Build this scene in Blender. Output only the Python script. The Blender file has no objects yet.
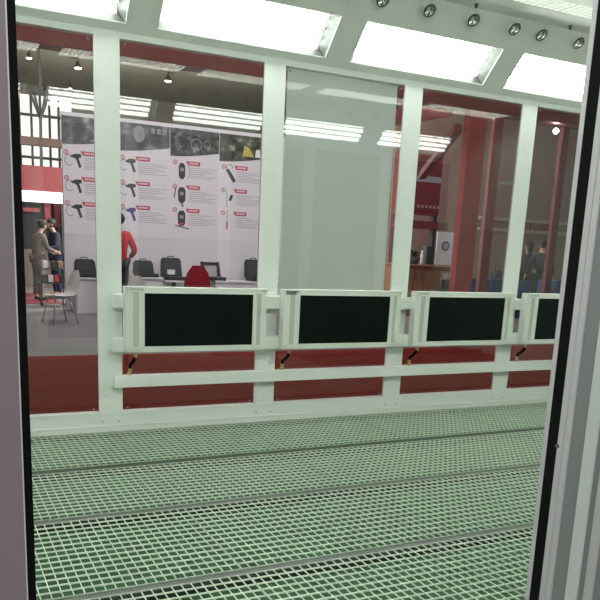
import bpy, bmesh, math, random
from mathutils import Vector, Matrix
random.seed(4)
SC = bpy.context.scene
C = SC.collection
PI = math.pi

# ------------------------------------------------------------------ camera
FPX, PX, PY = 751.154, 300.0, 423.21          # focal length and optical centre (pixels of the 600 frame)
CAM = Vector((-1.17732, -5.32044, 1.38444))
cF = Vector((0.4414868430484242, 0.8667643202044144, -0.23196762842197513))
cR = Vector((0.8950509696662269, -0.4435858837160345, 0.04599266753963847))
cU = Vector((0.06303276223269222, 0.22792800834571456, 0.9716355766936866))
cd = bpy.data.cameras.new('camera')
cam = bpy.data.objects.new('camera', cd); C.objects.link(cam)
M = Matrix.Identity(4)
for i in range(3):
    M[i][0] = cR[i]; M[i][1] = cU[i]; M[i][2] = -cF[i]; M[i][3] = CAM[i]
cam.matrix_world = M
cd.sensor_width = 36; cd.lens = FPX / 600 * 36
cd.shift_x = -(PX - 300) / 600; cd.shift_y = (PY - 300) / 600
cd.clip_start = 0.05; cd.clip_end = 200
SC.camera = cam

def at(u, v, y):
    """real-world point in the vertical plane Y=y that the photo shows at pixel (u,v)"""
    d = cF + cR * ((u - PX) / FPX) + cU * ((PY - v) / FPX)
    return CAM + d * ((y - CAM.y) / d.y)
def atx(u, y, v=240): return at(u, v, y).x
def atz(u, v, y): return at(u, v, y).z

# ------------------------------------------------------------------ materials
def nodes(name):
    m = bpy.data.materials.new(name); m.use_nodes = True
    nt = m.node_tree; b = nt.nodes['Principled BSDF']
    return m, nt, b
def mat(name, col, rough=.5, metal=0, var=.06, scale=8, bump=0, spec=.5, stretch=None):
    m, nt, b = nodes(name)
    b.inputs['Roughness'].default_value = rough; b.inputs['Metallic'].default_value = metal
    b.inputs['Specular IOR Level'].default_value = spec
    tc = nt.nodes.new('ShaderNodeTexCoord'); nz = nt.nodes.new('ShaderNodeTexNoise')
    nz.inputs['Scale'].default_value = scale; nz.inputs['Detail'].default_value = 4
    src = tc.outputs['Object']
    if stretch:
        mp = nt.nodes.new('ShaderNodeMapping'); mp.inputs['Scale'].default_value = stretch
        nt.links.new(src, mp.inputs['Vector']); src = mp.outputs['Vector']
    nt.links.new(src, nz.inputs['Vector'])
    mx = nt.nodes.new('ShaderNodeMix'); mx.data_type = 'RGBA'
    mx.inputs['A'].default_value = [c * (1 - var) for c in col] + [1]
    mx.inputs['B'].default_value = [min(1, c * (1 + var)) for c in col] + [1]
    nt.links.new(nz.outputs['Fac'], mx.inputs['Factor'])
    nt.links.new(mx.outputs['Result'], b.inputs['Base Color'])
    if bump:
        bp = nt.nodes.new('ShaderNodeBump'); bp.inputs['Strength'].default_value = bump
        bp.inputs['Distance'].default_value = .01
        nt.links.new(nz.outputs['Fac'], bp.inputs['Height']); nt.links.new(bp.outputs['Normal'], b.inputs['Normal'])
    return m
def emit(name, col, st):
    m, nt, b = nodes(name)
    b.inputs['Base Color'].default_value = list(col) + [1]
    b.inputs['Emission Color'].default_value = list(col) + [1]
    b.inputs['Emission Strength'].default_value = st
    return m
def picture(name, c0, c1, c2, scale):
    m, nt, b = nodes(name)
    tc = nt.nodes.new('ShaderNodeTexCoord'); nz = nt.nodes.new('ShaderNodeTexNoise')
    nz.inputs['Scale'].default_value = scale; nz.inputs['Detail'].default_value = 5
    cr = nt.nodes.new('ShaderNodeValToRGB')
    cr.color_ramp.elements[0].position = .4; cr.color_ramp.elements[0].color = list(c0) + [1]
    cr.color_ramp.elements[1].position = .72; cr.color_ramp.elements[1].color = list(c2) + [1]
    e = cr.color_ramp.elements.new(.56); e.color = list(c1) + [1]
    nt.links.new(tc.outputs['Object'], nz.inputs['Vector']); nt.links.new(nz.outputs['Fac'], cr.inputs['Fac'])
    nt.links.new(cr.outputs['Color'], b.inputs['Base Color']); b.inputs['Roughness'].default_value = .45
    return m
def glass(name, tint=(.93, .93, .92)):
    m = bpy.data.materials.new(name); m.use_nodes = True; nt = m.node_tree; nt.nodes.clear()
    out = nt.nodes.new('ShaderNodeOutputMaterial'); mx = nt.nodes.new('ShaderNodeMixShader')
    tr = nt.nodes.new('ShaderNodeBsdfTransparent'); gl = nt.nodes.new('ShaderNodeBsdfGlossy')
    fr = nt.nodes.new('ShaderNodeFresnel'); mul = nt.nodes.new('ShaderNodeMath'); mul.operation = 'MULTIPLY'
    mul.use_clamp = True
    tr.inputs['Color'].default_value = list(tint) + [1]; gl.inputs['Roughness'].default_value = .0
    gl.inputs['Color'].default_value = (1, 1, 1, 1); fr.inputs['IOR'].default_value = 1.5; mul.inputs[1].default_value = 1.5
    nt.links.new(fr.outputs[0], mul.inputs[0]); nt.links.new(mul.outputs[0], mx.inputs[0])
    nt.links.new(tr.outputs[0], mx.inputs[1]); nt.links.new(gl.outputs[0], mx.inputs[2]); nt.links.new(mx.outputs[0], out.inputs[0])
    return m
W = dict(
    white=mat('booth white paint', (.83, .865, .835), .35, var=.02),
    slope=mat('ceiling white paint', (.77, .79, .75), .4, var=.02),
    heater=mat('heater frame paint', (.80, .84, .78), .4, var=.02),
    groove=mat('heater groove', (.56, .60, .54), .5),
    black=mat('heater black glass', (.006, .009, .008), .35, spec=.12, var=.3, scale=3),
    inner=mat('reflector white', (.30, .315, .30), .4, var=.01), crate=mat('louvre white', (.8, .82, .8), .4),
    tube=emit('fluorescent tube', (.94, 1, .93), 14.6),
    strip=emit('ceiling strip glow', (.95, 1, .86), 9), stripf=emit('dim strip glow', (.9, 1, .86), .8),
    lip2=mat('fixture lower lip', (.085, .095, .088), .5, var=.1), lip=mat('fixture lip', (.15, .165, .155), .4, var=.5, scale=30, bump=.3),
    steel=mat('galvanised grating', (.66, .76, .63), .45, metal=.15, var=.12, scale=30),
    beam=mat('grey steel joint', (.125, .13, .122), .6, metal=.1), beamg=mat('shaded green joint', (.050, .068, .045), .7), webshade=mat('painted pit shade', (.016, .030, .018), .9), steel2=mat('grating edge', (.45, .52, .43), .5, metal=.3),  # near-black beam plate colour stands in for shade below the joints
    pit=mat('green floor filter', (.030, .098, .040), .8, var=.6, scale=14, bump=.4),
    chrome=mat('lamp chrome', (.75, .77, .75), .15, metal=1),
    rim=mat('lamp dark rim', (.09, .10, .09), .35),
    bulb=mat('lamp bulb glass', (.85, .88, .82), .1),
    glass=glass('booth glass'), darkpane=mat('dark pane', (.05, .052, .05), .12),
    blind=mat('white blind', (.84, .90, .88), .5, var=.015, scale=2),
    brass=mat('brass', (.62, .48, .22), .3, metal=.8),
    rubber=mat('black rubber', (.0035, .0035, .004), .7, spec=.12),
    tag=mat('grey plate', (.28, .31, .30), .4),
    screw=mat('screw steel', (.35, .36, .34), .35, metal=.6),
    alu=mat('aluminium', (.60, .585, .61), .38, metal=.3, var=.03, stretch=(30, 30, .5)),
    alushade=mat('aluminium shade tone', (.25, .26, .265), .45, metal=.2, var=.04),  # darker aluminium copy, shade of the recesses put into the colour
    alulit=mat('aluminium lit tone', (.66, .69, .70), .35, metal=.2, var=.03),  # lighter aluminium copy, painted for faces turned to the light
    panel=mat('outer wall panel', (.24, .205, .215), .45, var=.03, scale=3),
    redcol=mat('red column paint', (.50, .06, .055), .5, var=.06), red=mat('red paint', (.25, .035, .032), .55, var=.1),
    carpet=mat('red carpet', (.18, .019, .016), .95, var=.22, scale=5, stretch=(.25, 6, 1), spec=.05),
    hallfloor=mat('grey hall carpet', (.19, .185, .185), .85, var=.08, scale=3),
    hallroof=mat('hall roof', (.30, .285, .235), .9),
    wallw=mat('white display wall', (.74, .72, .76), .6, var=.015, scale=2),
    poster=mat('poster paper', (.76, .74, .78), .5, var=.012, scale=3),
    ptext=mat('grey print', (.46, .43, .46), .6), pred=mat('red print', (.52, .08, .10), .6),
    pwhite=mat('white print', (.86, .84, .86), .6),
    pdark=mat('dark print', (.05, .055, .06), .5), pblue=mat('blue print', (.06, .05, .28), .5),
    pgrey=mat('mid grey print', (.30, .30, .31), .5), pyel=mat('yellow print', (.55, .48, .12), .5),
    img0=picture('photo print street', (.09, .09, .10), (.17, .18, .19), (.42, .42, .44), 5),
    img1=picture('photo print garage', (.06, .07, .07), (.13, .14, .15), (.34, .32, .34), 4),
    img2=picture('photo print engine', (.04, .045, .045), (.10, .11, .11), (.36, .36, .36), 9),
    img3=picture('photo print workshop', (.03, .03, .025), (.10, .11, .08), (.40, .40, .36), 6),
    case=mat('black case plastic', (.025, .027, .03), .5), case2=mat('dark case lining', (.05, .055, .06), .7),
    tablew=mat('white table', (.72, .71, .74), .45, var=.02),
    chairw=mat('white chair shell', (.78, .76, .75), .4), chrome2=mat('chair steel', (.55, .55, .56), .3, metal=.8),
    redfab=mat('red fabric', (.44, .016, .035), .8, var=.1), blackfab=mat('black fabric', (.02, .02, .022), .9),
    skin=mat('skin', (.52, .32, .24), .55), hair=mat('dark hair', (.018, .014, .012), .6),
    brown=mat('taupe coat', (.16, .125, .115), .9), navy=mat('navy jacket', (.03, .035, .06), .85),
    darkcoat=mat('charcoal coat', (.030, .032, .034), .9), jean=mat('dark blue denim', (.03, .04, .09), .9),
    wood=mat('reddish wood', (.34, .16, .09), .5, var=.25, scale=3, stretch=(1, 1, 6)),
    wood2=mat('light wood', (.38, .25, .16), .5, var=.15, scale=3),
    beige=mat('beige hall wall', (.37, .235, .195), .8, var=.06, scale=1), beigel=mat('pale trim', (.48, .40, .36), .7),
    brownbeam=mat('brown beam', (.18, .11, .09), .8), winw=emit('bright hall window', (1, 1, .97), .62),
    bar=emit('white light bar', (1, 1, 1), 1.6), hlamp=emit('warm hall lamp', (1, .86, .66), 22),
    star=emit('stand spotlight', (1, .98, 1), 60), truss=mat('dark truss steel', (.04, .04, .04), .6),
    pinkfas=mat('red fascia', (.24, .035, .042), .6), maroon=mat('maroon board', (.19, .022, .03), .6),
    blue=mat('blue cloth', (.03, .05, .16), .9), signletter=mat('dull pink letters', (.42, .28, .28), .6), signred=mat('sign red', (.17, .025, .032), .6, var=.1), signw=mat('white board', (.72, .71, .74), .5),  # sign letters in a dull pink tone
    gunmetal=mat('gunmetal', (.10, .10, .10), .4, metal=.6), leaf=mat('foliage', (.035, .06, .03), .8, var=.3),
)

# ------------------------------------------------------------------ mesh helpers
class MB:
    def __init__(s): s.bm = bmesh.new()
    def box(s, x0, x1, y0, y1, z0, z1, bev=0):
        r = bmesh.ops.create_cube(s.bm, size=1)
        vs = r['verts']
        bmesh.ops.transform(s.bm, verts=vs, matrix=Matrix.Translation(((x0 + x1) / 2, (y0 + y1) / 2, (z0 + z1) / 2)) @ Matrix.Diagonal((abs(x1 - x0), abs(y1 - y0), abs(z1 - z0), 1)))
        if bev:
            es = list({e for v in vs for e in v.link_edges})
            bmesh.ops.bevel(s.bm, geom=es, offset=bev, segments=2, affect='EDGES', profile=.5)
        return s
    def bar(s, a, b, w, h, up=(0, 0, 1), bev=0):
        a = Vector(a); b = Vector(b); d = b - a; L = d.length; d.normalize()
        u = Vector(up); 
        if abs(u.dot(d)) > .98: u = Vector((0, 1, 0))
        x = d.cross(u).normalized(); z = x.cross(d)
        m = Matrix((( x.x, d.x, z.x, 0), (x.y, d.y, z.y, 0), (x.z, d.z, z.z, 0), (0, 0, 0, 1)))
        r = bmesh.ops.create_cube(s.bm, size=1)
        bmesh.ops.transform(s.bm, verts=r['verts'], matrix=Matrix.Translation((a + b) / 2) @ m @ Matrix.Diagonal((w, L, h, 1)))
        if bev:
            es = list({e for v in r['verts'] for e in v.link_edges})
            bmesh.ops.bevel(s.bm, geom=es, offset=bev, segments=2, affect='EDGES')
        return s
    def cyl(s, a, b, r0, r1=None, n=16, cap=True):
        r1 = r0 if r1 is None else r1
        a = Vector(a); b = Vector(b); d = b - a
        q = d.to_track_quat('Z', 'Y').to_matrix().to_4x4()
        bmesh.ops.create_cone(s.bm, cap_ends=cap, segments=n, radius1=r0, radius2=r1, depth=d.length, matrix=Matrix.Translation((a + b) / 2) @ q)
        return s
    def sph(s, c, r, sc=(1, 1, 1), n=14, rot=None):
        m = Matrix.Translation(c) @ (rot or Matrix.Identity(4)) @ Matrix.Diagonal((sc[0], sc[1], sc[2], 1))
        bmesh.ops.create_uvsphere(s.bm, u_segments=n, v_segments=max(6, n // 2 + 2), radius=r, matrix=m)
        return s
    def tube(s, pts, r, n=8):
        pts = [Vector(p) for p in pts]; rings = []
        rr = r if isinstance(r, (list, tuple)) else [r] * len(pts)
        for i, p in enumerate(pts):
            d = (pts[min(i + 1, len(pts) - 1)] - pts[max(i - 1, 0)]).normalized()
            u = Vector((0, 0, 1)) if abs(d.z) < .95 else Vector((0, 1, 0))
            x = d.cross(u).normalized(); y = x.cross(d)
            rings.append([s.bm.verts.new(p + (x * math.cos(2 * PI * k / n) + y * math.sin(2 * PI * k / n)) * rr[i]) for k in range(n)])
        for i in range(len(rings) - 1):
            for k in range(n):
                s.bm.faces.new((rings[i][k], rings[i][(k + 1) % n], rings[i + 1][(k + 1) % n], rings[i + 1][k]))
        s.bm.faces.new(rings[0][::-1]); s.bm.faces.new(rings[-1])
        return s
    def prism(s, poly, f0, f1):
        a = [s.bm.verts.new(f0(*p)) for p in poly]; b = [s.bm.verts.new(f1(*p)) for p in poly]
        n = len(poly)
        s.bm.faces.new(a); s.bm.faces.new(b[::-1])
        for i in range(n): s.bm.faces.new((a[i], b[i], b[(i + 1) % n], a[(i + 1) % n]))
        return s
    def plate(s, poly, y, t):      # polygon in XZ, thickness t in Y
        return s.prism(poly, lambda x, z: (x, y, z), lambda x, z: (x, y - t, z))
    def lathe(s, prof, m=None, n=24):
        m = m or Matrix.Identity(4); rings = []
        for r, z in prof:
            rings.append([s.bm.verts.new(m @ Vector((r * math.cos(2 * PI * k / n), r * math.sin(2 * PI * k / n), z))) for k in range(n)])
        for i in range(len(rings) - 1):
            for k in range(n):
                s.bm.faces.new((rings[i][k], rings[i][(k + 1) % n], rings[i + 1][(k + 1) % n], rings[i + 1][k]))
        return s
    def quad(s, *p):
        s.bm.faces.new([s.bm.verts.new(q) for q in p]); return s
    def build(s, name, m, parent=None, smooth=False, fix=True):
        if fix: bmesh.ops.recalc_face_normals(s.bm, faces=s.bm.faces)
        me = bpy.data.meshes.new(name); s.bm.to_mesh(me); s.bm.free()
        me.materials.append(W[m])
        if smooth:
            for p in me.polygons: p.use_smooth = True
        o = bpy.data.objects.new(name, me); C.objects.link(o)
        if parent: 
            o.parent = parent
            pw = parent.matrix_basis if not parent.parent else parent.parent.matrix_basis @ parent.matrix_parent_inverse @ parent.matrix_basis
            o.matrix_parent_inverse = pw.inverted()
        return o
def tag(o, label, cat, group=None, kind=None):
    if label: o['label'] = label
    if cat: o['category'] = cat
    if group: o['group'] = group
    if kind: o['kind'] = kind
    return o
def struct(o): o['kind'] = 'structure'; return o
def empty(name, loc, label, cat, group=None, rz=0):
    o = bpy.data.objects.new(name, None); C.objects.link(o); o.location = loc; o.rotation_euler = (0, 0, rz)
    o.empty_display_size = .1
    return tag(o, label, cat, group)
def lchild(mb, name, m, parent, smooth=False):
    """child whose mesh is written in the parent's own coordinates"""
    o = mb.build(name, m, None, smooth); o.parent = parent; return o
def copy_tree(o, parent=None):
    c = o.copy(); C.objects.link(c)
    if parent: c.parent = parent; c.matrix_parent_inverse = o.matrix_parent_inverse.copy()
    for ch in list(o.children): copy_tree(ch, c)
    return c

# ------------------------------------------------------------------ booth dimensions (metres)
P = 1.2; HW = .0845                   # post pitch, half post width
GB, GT, CR = .1414, 2.628, 2.668       # glass bottom, top, wall/slope crease
D = -4.143                            # inner face of the near wall
X0, X1 = -2.6, 6.2
YC, ZC = -.433, 3.121                 # slope/ceiling crease
FL = -.1                              # hall floor

# far wall ----------------------------------------------------------
b = MB()
b.box(X0, X1, 0, .07, -.012, GB); b.box(X0, X1, 0, .07, GT, CR + .03)
b.box(X0, X1, -.006, 0, .035, .045)                       # folded lip over the floor
b.box(X0, X1, -.004, .0, GB - .014, GB)                   # bead under the glass
struct(b.build('wall_back', 'white'))
n = 0
for k in range(-2, 6):
    x = k * P
    n += 1
    struct(MB().box(x - HW, x + HW, -.002, .016, GB, GT).build('trim_%d' % n, 'white'))
n = 0
for k in range(-2, 5):
    n += 1
    xa, xb = k * P + HW, (k + 1) * P - HW
    g = MB().quad((xa, .003, GB), (xb, .003, GB), (xb, .003, GT), (xa, .003, GT))
    w = struct(g.build('window_%d' % n, 'glass', fix=False))
    for sx in (xa + .035, xb - .035):
        for sz in (GB + .03, GT - .03):
            MB().cyl((sx, .0025, sz), (sx, -.005, sz), .008, .005, 10).build('screw', 'screw', w)
struct(MB().box(X0, X1, .0, .07, -.12, -.012).build('trim_19', 'webshade'))  # added dark strip below the wall, in the painted pit shade
# screws along sill, shown in the photo as small dots
sb = MB()
for k in range(-2, 6):
    for dx in (-.06, .06):
        sb.cyl((k * P + dx, 0, .075), (k * P + dx, -.005, .075), .006, .004, 8)
struct(sb.build('trim_20', 'screw'))

# end walls and near wall ------------------------------------------
struct(MB().box(X0 - .08, X0, D, .07, -.12, ZC + .2).build('wall_left', 'white'))
struct(MB().box(X1, X1 + .08, D, .07, -.12, ZC + .2).build('wall_right', 'white'))
DL, DR, DT = -1.25, .06, 2.25        # door opening in the near wall
b = MB()
for x0, x1, z0, z1 in ((X0, DL, -.12, CR + .02), (DR, X1, -.12, CR + .02), (DL, DR, DT, CR + .02)):
    b.box(x0, x1, D - .09, D, z0, z1)
struct(b.build('wall_front', 'white'))
n = 7
for k in range(-2, 5):
    xa, xb = k * P + HW, (k + 1) * P - HW
    for u, v in ((xa, min(xb, DL - .12)), (max(xa, DR + .12), xb)):
        if v - u > .15:
            n += 1
            struct(MB().box(u, v, D, D + .006, GB, GT).build('window_%d' % n, 'darkpane'))
b = MB()
for x0, x1, z0, z1 in ((X0, DL, FL, 3.3), (.28, X1, FL, 3.3), (DL, .28, DT, 3.3)):
    b.box(x0, x1, D - .11, D - .091, z0, z1)
struct(b.build('trim_21', 'panel'))
struct(MB().box(DL, DR, D - .11, D, -.12, -.02).build('trim_22', 'alu'))   # threshold

# ceiling: sloped sides with openings for the lamps, flat middle ----
LP, LW = 1.457, 1.257                 # lamp pitch and width
S0 = Vector((0, 0, CR)); SD = Vector((0, YC, ZC - CR)).normalized(); SN = Vector((0, SD.z, -SD.y)) # SN points up and out
SL = Vector((0, YC, ZC - CR)).length
sA, sB = .0637, .3806                   # lamp opening along the slope
def slope_pt(x, s, side, out=0.0):
    p = S0 + SD * s + Vector((0, abs(SN.y), abs(SN.z))) * out
    y = p.y if side == 0 else D - p.y
    return Vector((x, y, p.z))
SNout = Vector((0, abs(SD.z), abs(SD.y)))
def sp(x, s, side, out=0.0):
    p = S0 + SD * s + SNout * out
    return Vector((x, p.y if side == 0 else D - p.y, p.z))
FAR = [-1.966 + LP * k for k in range(0, 6)]
NEAR = [-2.08 + LP * k for k in range(0, 6)]
Q0, Q1 = -.70, -.91
N0, N1 = -.97, -1.34                   # ceiling strip lights
b = MB()
for side, cen in ((0, FAR), (1, NEAR)):
    b.quad(sp(X0, 0, side), sp(X1, 0, side), sp(X1, sA, side), sp(X0, sA, side))
    b.quad(sp(X0, sB, side), sp(X1, sB, side), sp(X1, SL, side), sp(X0, SL, side))
    edges = [X0]
    for c in cen: edges += [c - LW / 2, c + LW / 2]
    edges.append(X1)
    for i in range(0, len(edges), 2):
        if edges[i + 1] > edges[i]:
            b.quad(sp(edges[i], sA, side), sp(edges[i + 1], sA, side), sp(edges[i + 1], sB, side), sp(edges[i], sB, side))
    fy = (lambda y: y) if side == 0 else (lambda y: D - y)
    if side == 0:
        b.quad((X0, YC, ZC), (X1, YC, ZC), (X1, Q0, ZC), (X0, Q0, ZC))
        b.quad((X0, Q1, ZC), (X1, Q1, ZC), (X1, D - N1, ZC), (X0, D - N1, ZC))
    else:
        b.quad((X0, fy(YC), ZC), (X1, fy(YC), ZC), (X1, fy(N0), ZC), (X0, fy(N0), ZC))
        for i in range(0, len(edges), 2):
            if edges[i + 1] > edges[i]:
                b.quad((edges[i], fy(N0), ZC), (edges[i + 1], fy(N0), ZC), (edges[i + 1], fy(N1), ZC), (edges[i], fy(N1), ZC))
b.quad((X0, .05, ZC + .28), (X1, .05, ZC + .28), (X1, D, ZC + .28), (X0, D, ZC + .28))
struct(b.build('ceiling', 'slope', fix=False))

ORD = ['first', 'second', 'third', 'fourth', 'fifth', 'sixth', 'seventh', 'eighth', 'ninth', 'tenth']
# sloped fluorescent fixtures ----------------------------------------
def fixture(side, c, label):
    t = empty('ceiling_light', sp(c, (sA + sB) / 2, side), label, 'ceiling light', 'sloped ceiling lights')
    dp = .11; a, z = c - LW / 2, c + LW / 2
    h = MB()
    # inside of the tray: tapered end walls, sloping long sides, ribbed reflector at the back
    i0, i1 = a + .02, z - .05; s0, s1 = sA + .016, sB - .006
    lp = MB()
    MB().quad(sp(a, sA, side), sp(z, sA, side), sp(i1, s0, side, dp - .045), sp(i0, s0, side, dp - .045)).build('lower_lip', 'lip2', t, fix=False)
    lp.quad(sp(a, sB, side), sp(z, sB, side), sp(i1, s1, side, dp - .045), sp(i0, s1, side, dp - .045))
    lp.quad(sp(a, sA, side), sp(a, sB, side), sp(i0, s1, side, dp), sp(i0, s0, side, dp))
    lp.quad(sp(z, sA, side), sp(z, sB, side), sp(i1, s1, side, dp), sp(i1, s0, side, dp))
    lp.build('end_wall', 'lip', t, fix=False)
    m = 4; w = (s1 - s0) / m
    for j in range(m):
        cs = [s0 + w * (j + f) for f in (0, .25, .5, .75, 1)]; co = [dp - .05, dp - .012, dp, dp - .012, dp - .05]
        for q in range(4):
            h.quad(sp(i0, cs[q], side, co[q]), sp(i1, cs[q], side, co[q]), sp(i1, cs[q + 1], side, co[q + 1]), sp(i0, cs[q + 1], side, co[q + 1]))
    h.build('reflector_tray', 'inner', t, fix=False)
    f = MB()
    e = .006
    for (p, q) in ((sp(a, sA, side, -.004), sp(z, sA, side, -.004)), (sp(a, sB, side, -.004), sp(z, sB, side, -.004)), (sp(a, sA, side, -.004), sp(a, sB, side, -.004)), (sp(z, sA, side, -.004), sp(z, sB, side, -.004))):
        f.bar(p, q, .012, .008)
    f.build('frame', 'slope', t)
    for j in range(m):
        s = s0 + w * (j + .5)
        tb = MB().cyl(sp(i0 + .02, s, side, dp - .045), sp(i1 - .02, s, side, dp - .045), .0215, n=12)
        tb.build('tube', 'tube', t, True)
    return t
NMF = ['the sloped ceiling light above the left edge of the glass wall, out of frame', 'leftmost sloped ceiling light above the glass wall, cut by the top edge of the photo',
       'second sloped fluorescent ceiling light, above the wall of product posters', 'third sloped fluorescent ceiling light, above the window with the white blind',
       'fourth sloped ceiling light, above the window showing the starry spotlight, beside the door', 'sloped ceiling light hidden past the right door jamb']
for c, l in zip(FAR, NMF): fixture(0, c, l)
for i, c in enumerate(NEAR): fixture(1, c, 'sloped ceiling light over the door side, %s from the left in the glass reflection' % ORD[i])

# flat strip lights with cross louvres -------------------------------
def strip(side, c, label, w=None):
    fy = (lambda y: y) if side == 0 else (lambda y: D - y)
    q0, q1 = (Q0, Q1) if side == 0 else (N0, N1)
    w = w or LW
    t = empty('strip_light', (c, fy((q0 + q1) / 2), ZC), label, 'ceiling light', 'flat louvred strip lights')
    a, z = c - w / 2, c + w / 2
    MB().box(a + .002, z - .002, fy(q0), fy(q1), ZC + .007, ZC + .016).build('lit_panel', 'strip' if side else 'stripf', t)
    g = MB()
    n1 = 4 if side == 0 else 7; n2 = 26
    for i in range(n1 + 1):
        y = q0 + (q1 - q0) * i / n1; y += .004 if i == 0 else 0; y -= 0 if i < n1 else -.004
        y = max(q1 + .004, min(q0 - .004, y)); g.box(a + .002, z - .002, fy(y) - .004, fy(y) + .004, ZC + .002, ZC + .0065)
    for k in range(n2 + 1):
        x = a + .006 + (z - a - .012) * k / n2; g.box(x - .004, x + .004, fy(q0 - .001), fy(q1 + .001), ZC + .002, ZC + .0065)
    g.build('louvre', 'crate', t)
for i, c in enumerate(FAR): strip(0, c, 'flat ceiling strip light with grid louvre on the glass wall side, %s from the left' % ORD[i], LP)
for i, c in enumerate(NEAR): strip(1, c, 'flat ceiling strip light with grid louvre on the door side, %s from the left' % ORD[i])

# round lamps along the top of the slope ------------------------------
lamp0 = None
def lamp(side, x, label):
    global lamp0
    s = SL * .885
    p = sp(x, s, side)
    nrm = -(SNout if side == 0 else Vector((0, -SNout.y, SNout.z)))
    rot = nrm.to_track_quat('Z', 'X')
    if lamp0 is None:
        t = empty('round_lamp', (0, 0, 0), label, 'lamp', 'round lamps on the sloped ceiling')
        t.rotation_mode = 'QUATERNION'
        q = MB().lathe([(0, 0), (.026, 0), (.030, .004), (.034, .010), (.037, .030), (.037, .05)], n=20); lchild(q, 'housing', 'slope', t, True)
        q = MB().lathe([(.0375, .044), (.0400, .047), (.0385, .054), (.032, .054), (.031, .050)], n=24); lchild(q, 'rim', 'rim', t, True)
        q = MB().lathe([(.0325, .052), (.026, .038), (.014, .026), (.0, .024)], n=20); bowl = lchild(q, 'reflector_bowl', 'chrome', t, True)
        q = MB().sph((0, 0, .042), .012, (1, 1, 1.3), 10); lchild(q, 'bulb', 'bulb', bowl, True)
        q = MB().bar((-.024, 0, .054), (.024, 0, .054), .007, .004); lchild(q, 'cross_bar', 'rim', t)
        q = MB().cyl((.028, -.012, .02), (.066, -.03, .006), .008, n=8); lchild(q, 'stem', 'slope', t, True)
        lamp0 = t
    else:
        t = copy_tree(lamp0); t['label'] = label
    t.location = p + nrm * -.018; t.rotation_quaternion = rot; t.scale = (1.22, 1.22, 1.0)
    return t
offs = (-.590, -.195, .200, .595)
for i, c in enumerate(FAR):
    for j, o in enumerate(offs):
        if not X0 + .05 < c + o < X1 - .05: continue
        if i == 3: l = 'small round chrome lamp above the ceiling light over the blind, %s from left' % ORD[j]
        elif i == 4: l = 'small round chrome lamp above the rightmost ceiling light, %s from left' % ORD[j]
        else: l = 'round chrome lamp, %s of four, above the %s glass-side ceiling light' % (ORD[j], ORD[i])
        lamp(0, c + o, l)
for i, c in enumerate(NEAR):
    for j, o in enumerate(offs):
        if not X0 + .05 < c + o < X1 - .05: continue
        lamp(1, c + o, 'small round lamp on the door side slope, %s of four above reflected light %s' % (ORD[j], ORD[i]))
# sprinkler studs on the flat ceiling
for x, l in ((2.536, 'small dark ceiling stud left of the two, near the third round lamp'), (3.458, 'small dark ceiling stud right of the two, near the rightmost round lamp')):
    t = MB().lathe([(0, -.028), (.010, -.028), (.014, -.016), (.008, -.012), (.016, -.002), (.016, .0)], Matrix.Translation((x, -.51, ZC)), 14).build('ceiling_stud', 'rim')
    tag(t, l, 'stud', 'ceiling studs')

# ------------------------------------------------------------------ rails and heaters
def rail(z0, z1, label, name):
    o = MB().box(.012, 5.5, -.08, -.002, z0, z1, .004).build(name, 'white')
    return tag(o, label, 'rail')
rail(.895, .990, 'upper white square rail behind the heaters, level with their tops', 'heater_rail')
rail(.585, .682, 'middle white square rail behind the heaters, level with their bottoms', 'heater_rail')
rail(.333, .415, 'lowest white square supply rail below the heaters, close to the floor', 'supply_rail')
HZ0, HZ1, HY0, HY1 = .595, 1.047, -.08, -.155
def heater():
    t = empty('infrared_heater', (0, 0, HZ0), 'x', 'heater', 'infrared heater panels on the rails')
    xa, xb = .072, 1.128; ba, bb, bz0, bz1 = .205, 1.02, .634, 1.006
    q = MB()
    q.box(xa, xb, HY0, HY1 + .012, HZ0, HZ1)                              # body
    q.box(xa, xb, HY1, HY1 + .014, bz1 + .004, HZ1, .003); q.box(xa, xb, HY1, HY1 + .014, HZ0, bz0 - .004, .003)
    for u, v in ((xa, xa + .052), (xa + .090, ba - .003), (bb + .003, xb - .076), (xb - .046, xb)):
        q.box(u, v, HY1, HY1 + .014, HZ0, HZ1, .002)
    q.build('housing', 'heater', t)
    for u, v in ((xa + .052, xa + .090), (xb - .076, xb - .046)):
        MB().box(u, v, HY1 + .008, HY1 + .0125, HZ0 + .03, HZ1 - .03).build('side_channel', 'groove', t)
    em = MB().box(ba, bb, HY1 + .004, HY1 + .0125, bz0, bz1).build('black_emitter', 'black', t)
    q = MB()
    for u0, u1, v0, v1 in ((ba - .005, bb + .005, bz1 - .001, bz1 + .006), (ba - .005, bb + .005, bz0 - .006, bz0 + .001), (ba - .006, ba + .001, bz0, bz1), (bb - .001, bb + .006, bz0, bz1)):
        q.box(u0, u1, HY1 - .002, HY1 + .012, v0, v1)
    q.build('emitter_bezel', 'heater', em)
    return t
h0 = heater()
hl = ['leftmost black infrared heater panel in white frame, in front of the poster wall', 'second black infrared heater panel from the left, below the white blind',
      'third black infrared heater panel from the left, below the wooden counter', 'rightmost black infrared heater panel, partly hidden by the door jamb']
for k in range(4):
    t = h0 if k == 0 else copy_tree(h0)
    t.location.x = k * P; t['label'] = hl[k]
    if k == 1: MB().box(k * P + .085, k * P + .172, HY1 - .003, HY1 + .002, 1.008, 1.036).build('name_plate', 'tag', t)
    if k == 0: MB().box(.11, .20, HY1 - .003, HY1 + .002, 1.022, 1.040).build('name_plate', 'groove', t)
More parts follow.
